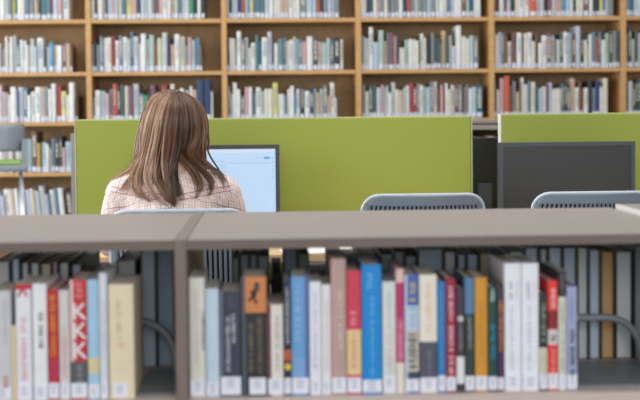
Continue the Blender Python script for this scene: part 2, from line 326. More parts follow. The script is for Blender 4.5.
# ------------------------------------------------------------------ desks
def desk(x0, x1, y0, y1, label):
    o = thing('desk', ((x0+x1)/2, y0, 0), label, 'desk', 'computer desks'); hx = (x1-x0)/2; D = y1-y0
    link('desk_top', B(-hx, hx, 0, D, .703, .73, bev=.003), m_desk, o)
    for sx in (-1, 1):
        for y in (.40, D-.10):
            link('leg', B(sx*(hx-.06)-.022, sx*(hx-.06)+.022, y, y+.044, 0, .66, bev=.003), m_dark, o)
    link('apron', B(-hx+.03, hx-.03, D-.12, D-.09, .6605, .7025), m_dark, o)
    link('apron', B(-hx+.03, hx-.03, .40, .43, .6605, .7025), m_dark, o)
dx0 = at(75, 160, Y=5).x; dx1 = at(485, 160, Y=5).x
desk(dx0, dx1-.004, 3.965, 4.985, 'pale wood desk the woman sits at')
desk(dx1+.004, dx1+1.66, 3.965, 4.985, 'pale wood desk under the switched off monitor')
desk(dx1-.9, dx1+.75, 5.06, 6.0, 'pale wood desk behind the green dividers')

# papers on the desk
def paper(px, py, wx, wy, rz, label, k=0):
    c = at(px, py, Z=.731)
    o = link('paper_sheet', B(-wx/2, wx/2, -wy/2, wy/2, 0, .0012), m_paper); o.location = (c.x, c.y, .7305+k*.0014); o.rotation_euler[2] = R(rz)
    tag(o, label, 'paper')
paper(312, 251, .21, .15, 8, 'white paper sheet on the desk right of the woman, by desk edge')
paper(338, 250.5, .21, .17, -12, 'white paper sheet on the desk behind the mauve book', 1)

# ------------------------------------------------------------------ monitors
def monitor(px0, px1, pyt, Y, label, lit, deskz=.73, wid=None, back=False):
    x0, x1 = at(px0, 160, Y=Y).x, at(px1, 160, Y=Y).x; zt = at((px0+px1)/2, pyt, Y=Y).z; xc = (x0+x1)/2; hx = (x1-x0)/2; hh = .33
    o = thing('monitor', (xc, Y, deskz), label, 'monitor'); zt -= deskz; zb = zt-hh
    s = -1 if back else 1
    def p(n, x0, x1, y0, y1, z0, z1, m, par=o, bev=.002):
        if back: y0, y1 = -y1, -y0
        return link(n, B(x0, x1, y0, y1, z0, z1, bev=bev), m, par)
    bz = .0165
    p('housing', -hx, hx, .006, .04, zb, zt, m_black if (lit or back) else m_bezel, bev=.004)
    mb = mat('monitor_bezel_black', (52, 54, 58), .4) if lit else m_bezel
    bm = bmesh.new()
    for a in ((-hx, hx, zt-bz, zt), (-hx, hx, zb, zb+bz+.004), (-hx, -hx+bz, zb+bz+.004, zt-bz), (hx-bz, hx, zb+bz+.004, zt-bz)):
        y = (-.004, .0055); y = (-y[1], -y[0]) if back else y
        box(bm, a[0], a[1], y[0], y[1], a[2], a[3])
    link('bezel', bm, mb, o)
    sc = p('screen', -hx+bz, hx-bz, .0, .005, zb+bz+.004, zt-bz, m_lit if lit else m_scr, bev=0)
    p('neck', -.03, .03, .042, .075, .015, zb+.12, m_bezel)
    p('base', -.11, .11, -.03, .15, .0005, .014, m_bezel, bev=.004)
    return o, sc, hx, zt, zb, bz
m_lit = bpy.data.materials.new('lit_screen'); m_lit.use_nodes = True
_b = m_lit.node_tree.nodes['Principled BSDF']; _b.inputs['Base Color'].default_value = (.02, .02, .02, 1); _b.inputs['Roughness'].default_value = .4
_b.inputs['Emission Color'].default_value = (*lin((190, 219, 250)), 1); _b.inputs['Emission Strength'].default_value = .93
def glow(name, rgb, st=.9):
    m = bpy.data.materials.new(name); m.use_nodes = True; b = m.node_tree.nodes['Principled BSDF']; b.inputs['Base Color'].default_value = (.02, .02, .02, 1)
    b.inputs['Emission Color'].default_value = (*lin(rgb), 1); b.inputs['Emission Strength'].default_value = st; return m
YM = 4.8
mo, sc, hx, zt, zb, bz = monitor(143, 279.5, 145.3, YM, 'lit monitor in front of the woman showing a document page', True)
def ui(name, a, m, lay=1):       # a: px rect on the screen
    p, q = at(a[0], a[1], Y=YM), at(a[2], a[3], Y=YM)
    ox, oz = mo.location.x, mo.location.z
    link(name, B(p.x-ox, q.x-ox, -.0004*lay, .0001, q.z-oz, p.z-oz), m, sc)
g_tool = glow('screen_toolbar_tint', (214, 230, 250)); g_line = glow('screen_grey_line', (165, 195, 228)); g_blue = glow('screen_blue_button', (96, 160, 235))
g_page = glow('screen_page_white', (198, 224, 252)); g_text = glow('screen_text_grey', (140, 160, 190)); g_icon = glow('screen_icon_yellow', (215, 190, 120))
ui('browser_bar', (160, 149.9, 274.3, 152.2), g_tool)
ui('share_button', (263.8, 156.6, 269.8, 158.9), g_blue)
ui('ruler_line', (227, 162.9, 270.5, 163.3), g_line)
for x in (257, 260.7, 272.3): ui('toolbar_icon', (x-.6, 157.3, x+.6, 158.4), g_text)
for i, y in enumerate((161.4, 165.2, 169, 172.6, 176.4)): ui('side_icon', (271.9, y, 273.1, y+1), (g_text, g_icon, g_blue, g_blue, g_text)[i])
for i in range(5): ui('toolbar_icon', (212+2.8*i, 161.3, 213.2+2.8*i, 162.1), g_text)
for i, (a, b) in enumerate(((214, 226), (216, 227), (214, 224), (217, 227))): ui('text_line', (a, 165.6+2*i, b, 166.1+2*i), g_line)
ui('scroll_bar', (269.9, 174, 270.4, 195), g_line)
ui('icon_divider', (271, 163.5, 271.2, 212), g_tool)
monitor(499, 635, 142, YM, 'dark switched off monitor in front of the right green divider', False)
monitor(430, 535, 137.2, 5.5, 'black monitor seen from behind in the gap between green dividers', False, back=True)

# ------------------------------------------------------------------ chairs
def make_chair(px, Y, label, recline=0):
    xc = at(px, 200, Y=Y).x
    o = thing('chair', (xc, Y, 0), label, 'chair', 'grey slatted chairs at the desks')
    W2, ZT, ZB = .203, .927, .52
    def shape(x, z):      # curved in plan, leaning back slightly
        return Vector((x, .10*(x/W2)**2*.55 + .02 - (z-.5)*.10, z))
    # outline rows with rounded top corners
    rc = .055
    def halfw(z):
        d = z-(ZT-rc)
        return W2-.004*(z-ZB)/.4 - (rc-math.sqrt(max(0, rc*rc-d*d)) if d > 0 else 0)
    piv = bpy.data.objects.new('backrest', None)
    nslot = 25; zs0, zs1 = .575, .8935; sw = .0064; pit = .0146
    xs = [-W2+.02]
    cols = []
    x = -nslot*pit/2
    edges = [-W2]
    for k in range(nslot):
        edges += [x+(pit-sw)/2, x+(pit+sw)/2]; x += pit
    edges.append(W2)
    zs = [ZB, .545, zs0] + [zs0+(zs1-zs0)*k/8 for k in range(1, 9)] + [.899, .906, .912, .917, .922, ZT]
    bm = bmesh.new(); V = {}
    for j, z in enumerate(zs):
        hw = halfw(z)
        for i, e in enumerate(edges):
            xx = e*hw/W2 if z > ZT-rc and abs(e) > 0 else (e if 0 < i < len(edges)-1 else (hw if e > 0 else -hw))
            V[i, j] = bm.verts.new(shape(xx, z))
    for j in range(len(zs)-1):
        for i in range(len(edges)-1):
            if i % 2 == 1 and zs0-.001 <= zs[j] < zs1-.001: continue
            bm.faces.new((V[i, j], V[i+1, j], V[i+1, j+1], V[i, j+1])).smooth = True
    bk = link('backrest', bm, m_plast, o)
    sd = bk.modifiers.new('thickness', 'SOLIDIFY'); sd.thickness = .007; sd.offset = 0
    ib = bmesh.new(); gi = [[ib.verts.new(shape(x, z)+Vector((0, .014, 0))) for x in [(-.187+.374*q/12) for q in range(13)]] for z in (.56, .65, .75, .85, .899)]
    for j in range(4):
        for i in range(12): ib.faces.new((gi[j][i], gi[j][i+1], gi[j+1][i+1], gi[j+1][i])).smooth = True
    inn = link('back_pad', ib, mat('black_mesh_fabric', (34, 36, 39), .9, .08, 200), bk); sd = inn.modifiers.new('thickness', 'SOLIDIFY'); sd.thickness = .006; sd.offset = 0
    rim = []
    for z in [.53+k*.03 for k in range(12)]: rim.append((-halfw(z), z))
    for k in range(9):
        a = math.pi/2*k/8; rim.append((-(halfw(ZT-rc)-rc)-rc*math.cos(a), ZT-rc+rc*math.sin(a)))
    rim = [p for i, p in enumerate(rim)]
    full = rim+[(-x, z) for x, z in rim[::-1]]
    link('rim', tube(bmesh.new(), [shape(x, z) for x, z in full], .0065, 8), mat('rim_highlight_grey', (196, 204, 214), .35), bk)  # paler colour paints a highlight along the backrest edge
    sb = bmesh.new()
    n = 10
    g = [[sb.verts.new((-.2+.4*i/n, .05+.40*j/n, .462-.022*math.sin(math.pi*j/n)*(.4+.6*math.sin(math.pi*i/n)) - (.03 if j == n else 0))) for i in range(n+1)] for j in range(n+1)]
    for j in range(n):
        for i in range(n): sb.faces.new((g[j][i], g[j][i+1], g[j+1][i+1], g[j+1][i])).smooth = True
    st = link('seat', sb, m_plast, o); sd = st.modifiers.new('thickness', 'SOLIDIFY'); sd.thickness = .012; sd.offset = -1
    link('back_bracket', tube(tube(bmesh.new(), spline([(-.13, .10, .45), (-.13, .04, .47), (-.13, .052, .56)], 4), .012), spline([(.13, .10, .45), (.13, .04, .47), (.13, .052, .56)], 4), .012), m_metal, o)
    for sx in (-1, 1):
        for y0, y1 in ((.10, .0), (.38, .44)):
            link('leg', tube(bmesh.new(), [(sx*.16, y0, .447), (sx*.19, y1, .012), (sx*.19, y1, 0)], .0105), m_metal, o)
    if recline: bk.matrix_parent_inverse = Matrix.Translation((0, .03, .5)) @ Matrix.Rotation(R(recline), 4, 'X') @ Matrix.Translation((0, -.03, -.5))
    return o
YC = 3.87
make_chair(424.5, YC, 'grey slatted chair tucked in at the middle of the desks, empty')
make_chair(595.5, YC, 'grey slatted chair tucked in before the switched off monitor')
make_chair(178.5, 3.60, 'grey slatted chair the woman is sitting on', recline=11)

# ------------------------------------------------------------------ tall stool at left
YS = 7.2
s0 = at(0, 150, Y=YS)
zs_ = lambda py, px=12: at(px, py, Y=YS).z
mm = YS/F
o = thing('bar_stool', (at(-3, 150, Y=YS).x, YS, 0), 'grey high stool with green seat pad at the left edge', 'stool')
ox = o.location.x; o.rotation_euler[2] = R(12.5); hx = at(25, 150, Y=YS).x-ox
zt, zg, zp = at(10, 124, Y=YS).z-.02, zs_(151.5), zs_(165)
bm = bmesh.new(); n = 12
rows = [(zt+.02, .93), (zt-.01, .99), ((zt+zg)/2, 1), (zg+.02, 1), (zg, .97)]
g = [[bm.verts.new((hx*.99*k*(2*i/n-1), .10*(2*i/n-1)**4, z)) for i in range(n+1)] for z, k in rows]
for j in range(len(rows)-1):
    for i in range(n): bm.faces.new((g[j][i], g[j][i+1], g[j+1][i+1], g[j+1][i])).smooth = True
b = link('backrest', bm, m_stoolp, o); sd = b.modifiers.new('thickness', 'SOLIDIFY'); sd.thickness = .012; sd.offset = 0
zf = zs_(172)
link('seat_shell', B(-hx-.012, hx+.012, -.01, .36, zf, zp, bev=.012), m_stoolp, o)
link('seat_pad', B(-hx+.02, hx-.02, .0, .35, zp+.0005, zp+.022, bev=.008), m_pad, o)
for sx in (-1, 1):
    a = bmesh.new()
    prof = [(.0, zf+.01), (.34, zf+.01), (.30, zp+.05), (.10, zp+.10), (.06, zs_(141)), (.0, zs_(139))]
    q = [[a.verts.new((sx*(hx-.022)+d, y, z)) for y, z in prof] for d in (0, sx*.03)]
    a.faces.new(q[0]); a.faces.new(q[1][::-1])
    for i in range(6): a.faces.new((q[0][i], q[0][(i+1) % 6], q[1][(i+1) % 6], q[1][i]))
    link('arm', a, m_stoolp, o)
    for y0, y1, dx in ((.03, -.03, .03), (.30, .36, .0)):
        link('leg', tube(bmesh.new(), [(sx*(hx-.03), y0, zf-.0005), (sx*(hx+dx), y1, .0)], .010), m_metal, o)
link('footrest', tube(bmesh.new(), [(-hx+.0, -.01, zf-.46), (hx, -.01, zf-.46), (hx-.01, .34, zf-.46), (-hx+.01, .34, zf-.46), (-hx, -.01, zf-.46)], .007), m_metal, o)

# ------------------------------------------------------------------ foreground low bookcase
YF, YB, ZT_, ZS = 2.2, 2.80, .9685, .672
fb = thing('low_bookcase', (-.165, YF, 0), 'long grey laminate low bookcase across the foreground with books on both sides', 'bookcase')
def fpart(n, x0, x1, y0, y1, z0, z1, m, par=None, bev=.0015):
    return link(n, B(x0+.165, x1+.165, y0-YF, y1-YF, z0, z1, bev=bev), m, par or fb)
fpart('top_panel', -1.12, -.1768, YF, YB, ZT_-.0185, ZT_, [m_lam])
fpart('top_panel', -.1542, .8015, YF, YB, ZT_-.0185, ZT_, [m_lam])
for a, b in ((-1.12, -.1768), (-.1542, .8015)): fpart('edge_strip', a, b, YF-.0012, YF-.0002, ZT_-.018, ZT_-.0006, m_lip, bev=0)
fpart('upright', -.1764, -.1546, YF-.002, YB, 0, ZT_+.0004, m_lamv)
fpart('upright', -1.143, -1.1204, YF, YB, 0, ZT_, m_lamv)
for a, b in ((-1.12, -.1768), (-.1542, .8015)):
    for z in (.09, .375, ZS): fpart('shelf', a, b, YF+.001, YB-.001, z-.02, z, m_shelf)
    for z in (.09, .375, ZS): fpart('edge_strip', a, b, YF-.0005, YF+.0008, z-.0195, z-.0003, m_shelf, bev=0)
# neighbouring unit at the right edge, a little taller, with a white edge
nb = thing('low_bookcase', (.803, YF, 0), 'slightly taller low bookcase with a white edge at the far right', 'bookcase')
def npart(n, x0, x1, y0, y1, z0, z1, m): return link(n, B(x0-.803, x1-.803, y0-YF, y1-YF, z0, z1, bev=.001), m, nb)
npart('top_panel', .8055, 1.7, YF, 2.757, ZT_-.006, ZT_+.0115, m_lam)
npart('edge_strip', .803, .8054, YF, 2.757, ZT_-.006, ZT_+.0115, mat('off_white_edging', (204, 198, 194), .5, .02, 30))
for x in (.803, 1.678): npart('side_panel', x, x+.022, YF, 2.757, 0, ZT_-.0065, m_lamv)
for z in (.09, .375, ZS): npart('shelf', .8255, 1.6775, YF+.001, 2.75, z-.02, z, m_lam)

# ------------------------------------------------------------------ foreground books
YBK = 2.222
class Bk: pass
def local(px, py, Y=YBK): return at(px, py, Y=Y)
def text_run(bm, xa, xb, za, zb, y, seed):
    """a run of small letter-like strokes reading down a spine between za (top) and zb, xa..xb across"""
    r = random.Random(seed); z = za; H_ = xb-xa
    while z-H_*.5 > zb:
        adv = H_*r.uniform(.42, .7)
        if r.random() < .16: z -= H_*.4; continue
        t = H_*.17
        k = r.randrange(4)
        box(bm, xa+(0 if r.random() < .6 else H_*.25), xb, y, y+.0006, z-t, z)
        if k in (0, 1): box(bm, xb-t, xb, y, y+.0006, z-adv*.8, z-t)
        if k in (1, 2): box(bm, xa+H_*.4, xa+H_*.4+t, y, y+.0006, z-adv*.8, z-t)
        if k in (0, 3): box(bm, xa+H_*.1, xb-H_*.1, y, y+.0006, z-adv*.8, z-adv*.8+t)
        z -= adv+t*.6
def letter(ch, size, cx, cz, y, m, par, name='spine_letter'):
    cu = bpy.data.curves.new(name, 'FONT'); cu.body = ch; cu.size = size; cu.align_x = 'CENTER'; cu.align_y = 'CENTER'; cu.extrude = .0003
    cu.offset = size*.012
    tmp = bpy.data.objects.new(name, cu); C.objects.link(tmp)
    dg = bpy.context.evaluated_depsgraph_get(); me = bpy.data.meshes.new_from_object(tmp.evaluated_get(dg)); bpy.data.objects.remove(tmp)
    o = link(name, me, m, par); o.rotation_euler = (R(90), 0, 0); o.location = (cx, y, cz); return o
fgc = [0]
def fg_book(x0, x1, top, col, label, bands=(), texts=(), strip=None, sticker=True, lab_rect=None, dp=None, ex=()):
    fgc[0] += 1; sd = fgc[0]
    a, b = local(x0, 335), local(x1, 335); xa, xb = a.x, b.x; wd = (xb-xa)*.97; xc = (xa+xb)/2; hw = wd/2
    h = local((x0+x1)/2, top).z-ZS; dp = dp or random.Random(sd).uniform(.135, .16)
    pxm = (x0+x1)/2
    zof = lambda py: max(0, min(h, local(pxm, py).z-ZS))
    xof = lambda px: max(-hw+.0005, min(hw-.0005, local(px, 335).x-xc))
    # cover: two boards and a rounded spine, cut into colour bands up its height
    cuts = sorted(set([0, h]+[zof(v) for bd in bands for v in bd[:2]]))
    cuts = [c for i, c in enumerate(cuts) if i == 0 or c-cuts[i-1] > 1e-4]
    mats = [cmat(col)]; bm = bmesh.new(); t = .0016; bul = .0022
    sx = [-hw] + [-hw+wd*q for q in (.12, .3, .5, .7, .88)] + [hw]
    if strip:
        sx = sorted(sx+[xof(strip[0]), xof(strip[1])]); mats.append(cmat(strip[2]))
    sy = [bul*(1-math.sin(math.pi*(x+hw)/wd)**.6) if abs(abs(x)-hw) > 1e-6 else bul for x in sx]
    outer = [(-hw, dp)]+list(zip(sx, sy))+[(hw, dp)]
    inner = [(hw-t, dp), (hw-t, bul+t), (-hw+t, bul+t), (-hw+t, dp)]
    bm_i = []
    for (y0, y1, c) in bands: mats.append(cmat(c)); bm_i.append((zof(y1), zof(y0), len(mats)-1))
    rings = [[bm.verts.new((x, y, z)) for x, y in outer] for z in cuts]
    rin = [[bm.verts.new((x, y, z)) for x, y in inner] for z in (0, h)]
    for q in range(len(cuts)-1):
        zm = (cuts[q]+cuts[q+1])/2; mi = 0
        for z0, z1, k in bm_i:
            if z0 < zm < z1: mi = k
        for i in range(len(outer)-1):
            f = bm.faces.new((rings[q][i], rings[q][i+1], rings[q+1][i+1], rings[q+1][i])); f.material_index = mi
            xm = (outer[i][0]+outer[i+1][0])/2
            if strip and 0 < i < len(outer)-2 and xof(strip[0])-1e-6 <= xm <= xof(strip[1])+1e-6 and (len(strip) < 4 or strip[3] is None or zm > zof(strip[3])): f.material_index = 1
    for i in range(3): bm.faces.new((rin[0][i], rin[1][i], rin[1][i+1], rin[0][i+1]))
    for r_, ri, fl in ((rings[-1], rin[1], 0), (rings[0], rin[0], 1)):
        loop = r_+ri
        bm.faces.new(loop if not fl else loop[::-1])
    for i, k in ((0, 3), (len(outer)-1, 0)): bm.faces.new((rings[0][i], rings[-1][i], rin[1][k], rin[0][k])) if len(cuts) == 2 else bm.faces.new([r_[i] for r_ in rings]+[rin[1][k], rin[0][k]])
    o = link('book', bm, mats); o.location = (xc, YBK, ZS+.0004)
    tag(o, label, 'book', 'library books on the foreground bookcase')
    link('page_block', B(-hw+t+.0001, hw-t-.0001, bul+t+.0002, dp-.003, .002, h-.003), m_page, o)
    for i, (xa_, xb_, ya, yb, c) in enumerate(texts):
        tb = bmesh.new(); text_run(tb, xof(xa_), xof(xb_), zof(ya), zof(yb), -.0009, sd*17+i); 
        if len(tb.verts): link('spine_title', tb, cmat(c), o)
        else: tb.free()
    for e in ex: e(o, xof, zof)
    if sticker:
        r = lab_rect or (x0+.3, x1-.3, None)
        bot = .0035; topz = zof(r[2]) if r[2] else rndl.uniform(.026, .033)
        lx0, lx1 = xof(r[0]), xof(r[1])
        lb = B(lx0, lx1, -.0008, .0021 if not lab_rect else .0005, bot, topz)
        l = link('call_number_label', lb, m_lab, o)
        ib = bmesh.new(); cz = topz-.005; cxm = (lx0+lx1)/2; lw = (lx1-lx0)*.28
        for q in range(3):
            if cz < bot+.004: break
            ww = lw*rndl.uniform(.5, 1); box(ib, cxm-ww, cxm+ww*.8, -.0011, -.0006, cz-.0022, cz); cz -= .0058
        link('call_number', ib, m_ink, l)
    return o
rndl = random.Random(3)
WHT = (238, 239, 241)
def disc(px, py, rad, c, nm='emblem'):
    def f(o, xof, zof):
        bm = bmesh.new(); r = bmesh.ops.create_cone(bm, cap_ends=True, segments=20, radius1=rad, radius2=rad, depth=.001)
        bmesh.ops.rotate(bm, verts=r['verts'], cent=(0, 0, 0), matrix=Matrix.Rotation(R(90), 3, 'X'))
        bmesh.ops.translate(bm, verts=r['verts'], vec=(xof(px), -.0006, zof(py))); link(nm, bm, cmat(c), o)
    return f
def kletters(o, xof, zof):
    for y in (312.5, 332, 351.5): letter('K', .042, (xof(74)+xof(86))/2-.001, zof(y), -.0008, cmat((238, 232, 228)), o)
def figure(o, xof, zof):      # dark leaping figure printed on the orange cover
    bm = bmesh.new()
    P = lambda x, y: Vector((xof(x), -.0006, zof(y)))
    for pts, r in (([P(258, 283), P(256, 290), P(253.5, 297)], .0042), ([P(255.5, 288), P(260, 290)], .002), ([P(253.5, 296), P(249.5, 301)], .0026), ([P(254, 296), P(257, 304)], .0024), ([P(255, 290), P(251, 293)], .002)):
        tube(bm, pts, r, 8)
    for v in bm.verts: v.co.y = -.0006+(v.co.y+.0006)*.12
    link('cover_picture', bm, cmat((62, 58, 66)), o)
def arch(o, xof, zof):
    bm = tube(bmesh.new(), [(xof(23.2)+.0072*math.cos(a), -.0005, zof(297)+.011*math.sin(a)) for a in [math.pi*k/10 for k in range(11)]], .0022, 6)
    for v in bm.verts: v.co.y = -.0006+(v.co.y+.0005)*.2
    link('emblem', bm, cmat((205, 60, 68)), o)
G = fg_book
# left bay
G(-9, 11, 291, (208, 208, 210), 'pale grey book at the left edge, lower shelf end, red print at its foot', texts=[(2, 8, 377, 389, (200, 60, 70)), (3, 7, 300, 345, (190, 190, 194))])
G(11, 15.6, 326, (226, 211, 166), 'thin short cream book between pale grey and red-topped books', sticker=False)
G(15.8, 31.4, 284.5, (236, 236, 241), 'white book with a red top band and arch emblem', [(284, 290, (205, 48, 60))], [(20, 26, 318, 384, (226, 150, 160))], ex=[arch])
G(32.6, 47, 284, (238, 240, 240), 'plain white book with small black title, beside the orange-lettered red book', texts=[(38.5, 43, 313, 349, (60, 60, 66))])
G(47.4, 58.4, 289.5, (192, 46, 50), 'red book with orange lettering down its spine', [(360, 390, (188, 52, 76))], [(49.6, 55.6, 296, 358, (236, 150, 58))])
G(58.9, 69.4, 290.5, (216, 212, 207), 'pale grey book between two red books', texts=[(62, 66, 328, 380, (216, 158, 158))])
G(69.9, 86.8, 280, (202, 50, 56), 'red and grey book with three big white letters K', [(362, 387, (92, 92, 98))], [(75, 83, 283, 303, (232, 140, 140)), (76, 82, 366, 384, (150, 150, 155))], strip=(70, 73.6, (232, 205, 200), 362), ex=[kletters])
G(87.3, 98.8, 280, (166, 206, 231), 'light blue book with a small yellow patch low down', [(358, 374, (222, 208, 160))], [(91, 94.5, 290, 350, (195, 222, 240))])
G(99.4, 107.4, 273.5, (222, 224, 230), 'thin pale grey book beside the thick cream book', texts=[(102, 105, 300, 360, (195, 198, 208))])
G(108.4, 134, 284.5, (234, 219, 184), 'thick cream book standing last in the left bay', texts=[(116, 121, 300, 342, (206, 192, 165)), (117, 125, 343, 350, (226, 180, 160))], lab_rect=(112, 127, 383))
# right bay
G(189.3, 205, 278, (224, 222, 210), 'cream white book first beside the upright of the bookcase', texts=[(194, 199, 290, 365, (205, 203, 192)), (202, 204.6, 312, 352, (100, 100, 110))])
G(205.4, 219, 289, (201, 219, 233), 'pale blue book beside the charcoal book', texts=[(210, 214, 310, 360, (222, 232, 240))])
G(219.6, 241, 291.5, (60, 61, 77), 'charcoal book with white lettering and a large white sticker', texts=[(225.5, 230, 315, 373, (200, 202, 210)), (231, 235.5, 315, 345, (205, 206, 212)), (227, 234, 296, 311, (82, 84, 102))], strip=(219.7, 222.6, (118, 134, 150)), lab_rect=(220, 240.4, 377))
G(241.4, 267, 277, (46, 43, 46), 'thick black book with an orange top and leaping figure', [(277, 313, (214, 134, 76))], [(248, 253, 320, 374, (128, 120, 92)), (257, 262, 318, 377, (120, 112, 86))], strip=(241.5, 245.6, (82, 96, 106)), lab_rect=(249, 265.4, 378), ex=[figure])
G(267.4, 283.2, 305, (230, 224, 214), 'short cream book with a maroon left edge', texts=[(275, 279, 316, 372, (180, 172, 165))], strip=(267.5, 271, (112, 38, 62)))
G(283.6, 291, 281, (46, 50, 70), 'thin navy book with orange band and yellow spot', [(350, 361, (198, 96, 54))], [(285.5, 289, 288, 345, (195, 200, 210))], ex=[disc(287.6, 367, .0062, (236, 196, 64))])
G(291.3, 309, 277, (108, 164, 215), 'sky blue book with darker stripe on right edge', [(358, 384, (128, 170, 214))], [(295, 300, 285, 345, (160, 200, 232))], strip=(305, 308.6, (92, 110, 170)))
G(309.6, 321.4, 282, (236, 237, 243), 'white book right of the sky blue book', texts=[(313, 317, 292, 372, (200, 204, 220))])
G(321.8, 331, 285, (238, 232, 231), 'pinkish white book left of the tall mauve book', texts=[(325, 328, 300, 372, (224, 205, 204))])
G(331.4, 346.4, 259, (190, 161, 153), 'tall mauve book with pale lettering', texts=[(337.5, 343, 290, 350, (220, 200, 192))], strip=(331.5, 334.4, (214, 158, 148)))
G(346.8, 361.4, 271, (214, 64, 90), 'crimson pink book with a cream middle panel', [(330, 375, (236, 206, 150))], [(350, 356, 312, 328, (238, 160, 170)), (351, 356, 334, 372, (222, 160, 130))])
G(361.8, 382, 265, (12, 140, 214), 'bright blue book beside the crimson pink book', texts=[(367, 373, 274, 293, (120, 195, 235)), (370, 374.4, 297, 384, (110, 188, 232))])
G(382.6, 396, 282, (224, 226, 219), 'off-white book right of the bright blue book', texts=[(387, 391, 292, 330, (190, 198, 205)), (386, 392, 335, 378, (212, 200, 196))])
G(396.4, 404.2, 269, (192, 52, 112), 'thin magenta book with pink top and cream foot', [(269, 283, (233, 196, 182)), (318, 363, (208, 84, 124)), (363, 400, (236, 227, 208))], [(398.5, 402, 322, 360, (230, 170, 190))], sticker=False)
G(404.6, 419, 275, (76, 106, 180), 'blue book with yellow lettering above a striped lower half', [(306, 331, (190, 210, 226)), (331, 372, (205, 196, 178)), (372, 384, (62, 70, 98))], [(409.5, 416, 283, 303, (222, 190, 92)), (409, 416, 308, 328, (150, 170, 190)), (408, 416, 334, 370, (82, 82, 90))], strip=(404.8, 407.6, (196, 206, 228)))
G(419.4, 437.4, 275, (239, 231, 213), 'cream book with a dark grey lower panel', [(342, 383, (86, 86, 100))], [(426, 431, 284, 335, (236, 200, 170)), (427, 431, 348, 376, (128, 128, 140))])
G(437.8, 445.6, 282, (40, 130, 195), 'thin mid blue book left of the dark red book', texts=[(440, 443, 292, 370, (90, 165, 212))])
G(446, 456, 279, (162, 36, 56), 'dark red book with white lettering all the way down', texts=[(448.3, 453.3, 287, 379, (232, 200, 204))])
G(456.5, 464.6, 288, (72, 60, 70), 'dark brown book with white dot and white foot', [(357, 384, (232, 232, 232))], [(458.7, 462.4, 326, 352, (150, 146, 150))], ex=[disc(460.6, 319, .0058, (196, 196, 196))], sticker=False)
G(465, 474.6, 278, (46, 66, 60), 'dark green book with a dull blue top', [(278, 314, (86, 130, 168))], [(468, 471.6, 318, 352, (165, 178, 172))])
G(475, 487.6, 278, (216, 151, 50), 'mustard orange book between the dull-blue-topped and green books', texts=[(479, 483, 300, 360, (200, 138, 44))])
G(488, 497.2, 286.5, (30, 76, 66), 'green book with turquoise lettering', texts=[(490.3, 494.6, 289, 304, (180, 205, 196)), (490, 495.4, 325, 361, (22, 140, 176))])
G(497.6, 504.2, 286.5, (66, 63, 76), 'thin dark book with orange lettering and purple foot', [(353, 382, (76, 46, 82))], [(498.8, 503, 301, 352, (226, 120, 62))])
G(504.6, 521.6, 263.5, (240, 241, 245), 'left one of two matching tall white books', texts=[(509, 513, 282, 302, (170, 176, 192)), (509.5, 513.5, 306, 374, (196, 200, 214)), (516, 517.6, 282, 300, (232, 190, 200))])
G(522, 539, 263.5, (240, 241, 245), 'right one of two matching tall white books', texts=[(526.5, 530.5, 282, 302, (170, 176, 192)), (527, 531, 306, 374, (196, 200, 214)), (533.5, 535, 282, 300, (232, 190, 200))])
G(539.5, 547.6, 293, (46, 49, 49), 'thin black book with a cream lower half', [(348, 383, (214, 214, 186))], [(541.6, 545.6, 304, 344, (170, 175, 160)), (542, 545.4, 352, 378, (180, 180, 160))])
G(548, 558, 281, (234, 60, 56), 'scarlet book with white and dark print', [(311, 329, (140, 36, 38)), (330, 345, (216, 206, 206))], [(550.6, 555.6, 289, 310, (245, 205, 200)), (550.4, 555.6, 331, 344, (90, 80, 86)), (551, 555, 350, 378, (245, 160, 150))])
G(558.4, 566.4, 271, (214, 215, 200), 'thin pale grey-green book with black top', [(271, 297, (42, 42, 52))], [(560.6, 564, 274, 294, (130, 130, 140)), (560.6, 564, 302, 372, (170, 176, 160))])
G(566.8, 577.4, 287, (166, 171, 205), 'lavender blue book standing last in the right bay', texts=[(569.4, 574.6, 330, 378, (52, 56, 82)), (569.5, 573, 292, 325, (140, 146, 188))])

# ------------------------------------------------------------------ far row of the same bookcase: fore-edges towards us
YR = 2.495
def rear(x0, x1, top, page, cover, label, dp=None):
    a, b = at(x0, 320, Y=YR), at(x1, 320, Y=YR); wd = (b.x-a.x)*.97; xc = (a.x+b.x)/2; h = min(at((x0+x1)/2, top, Y=YR).z-ZS, .262)
    dp = dp or random.Random(x0).uniform(.270, .296); t = .0028; hw = wd/2
    bm = bmesh.new(); box(bm, -hw, -hw+t, 0, dp, 0, h); box(bm, hw-t, hw, 0, dp, 0, h); box(bm, -hw+t, hw-t, dp-.004, dp, 0, h)
    o = link('book', bm, cmat(cover)); o.location = (xc, YR, ZS+.0004)
    tag(o, label, 'book', 'books on the far side of the foreground bookcase')
    link('page_block', B(-hw+t+.0002, hw-t-.0002, .004, dp-.0045, .002, h-.0015), mat('aged_shaded_pages_%d_%d_%d' % page, page, .9, .10, 6, (160, 1, 1)), o)
gs, sl, ol, bn, dk = (196, 202, 198), (184, 198, 212), (188, 184, 160), (196, 160, 108), (140, 146, 148)  # far row's shade is painted into the page greys; tan is yellowed paper
near = lambda s: 'far-side book, pages facing us, '+s
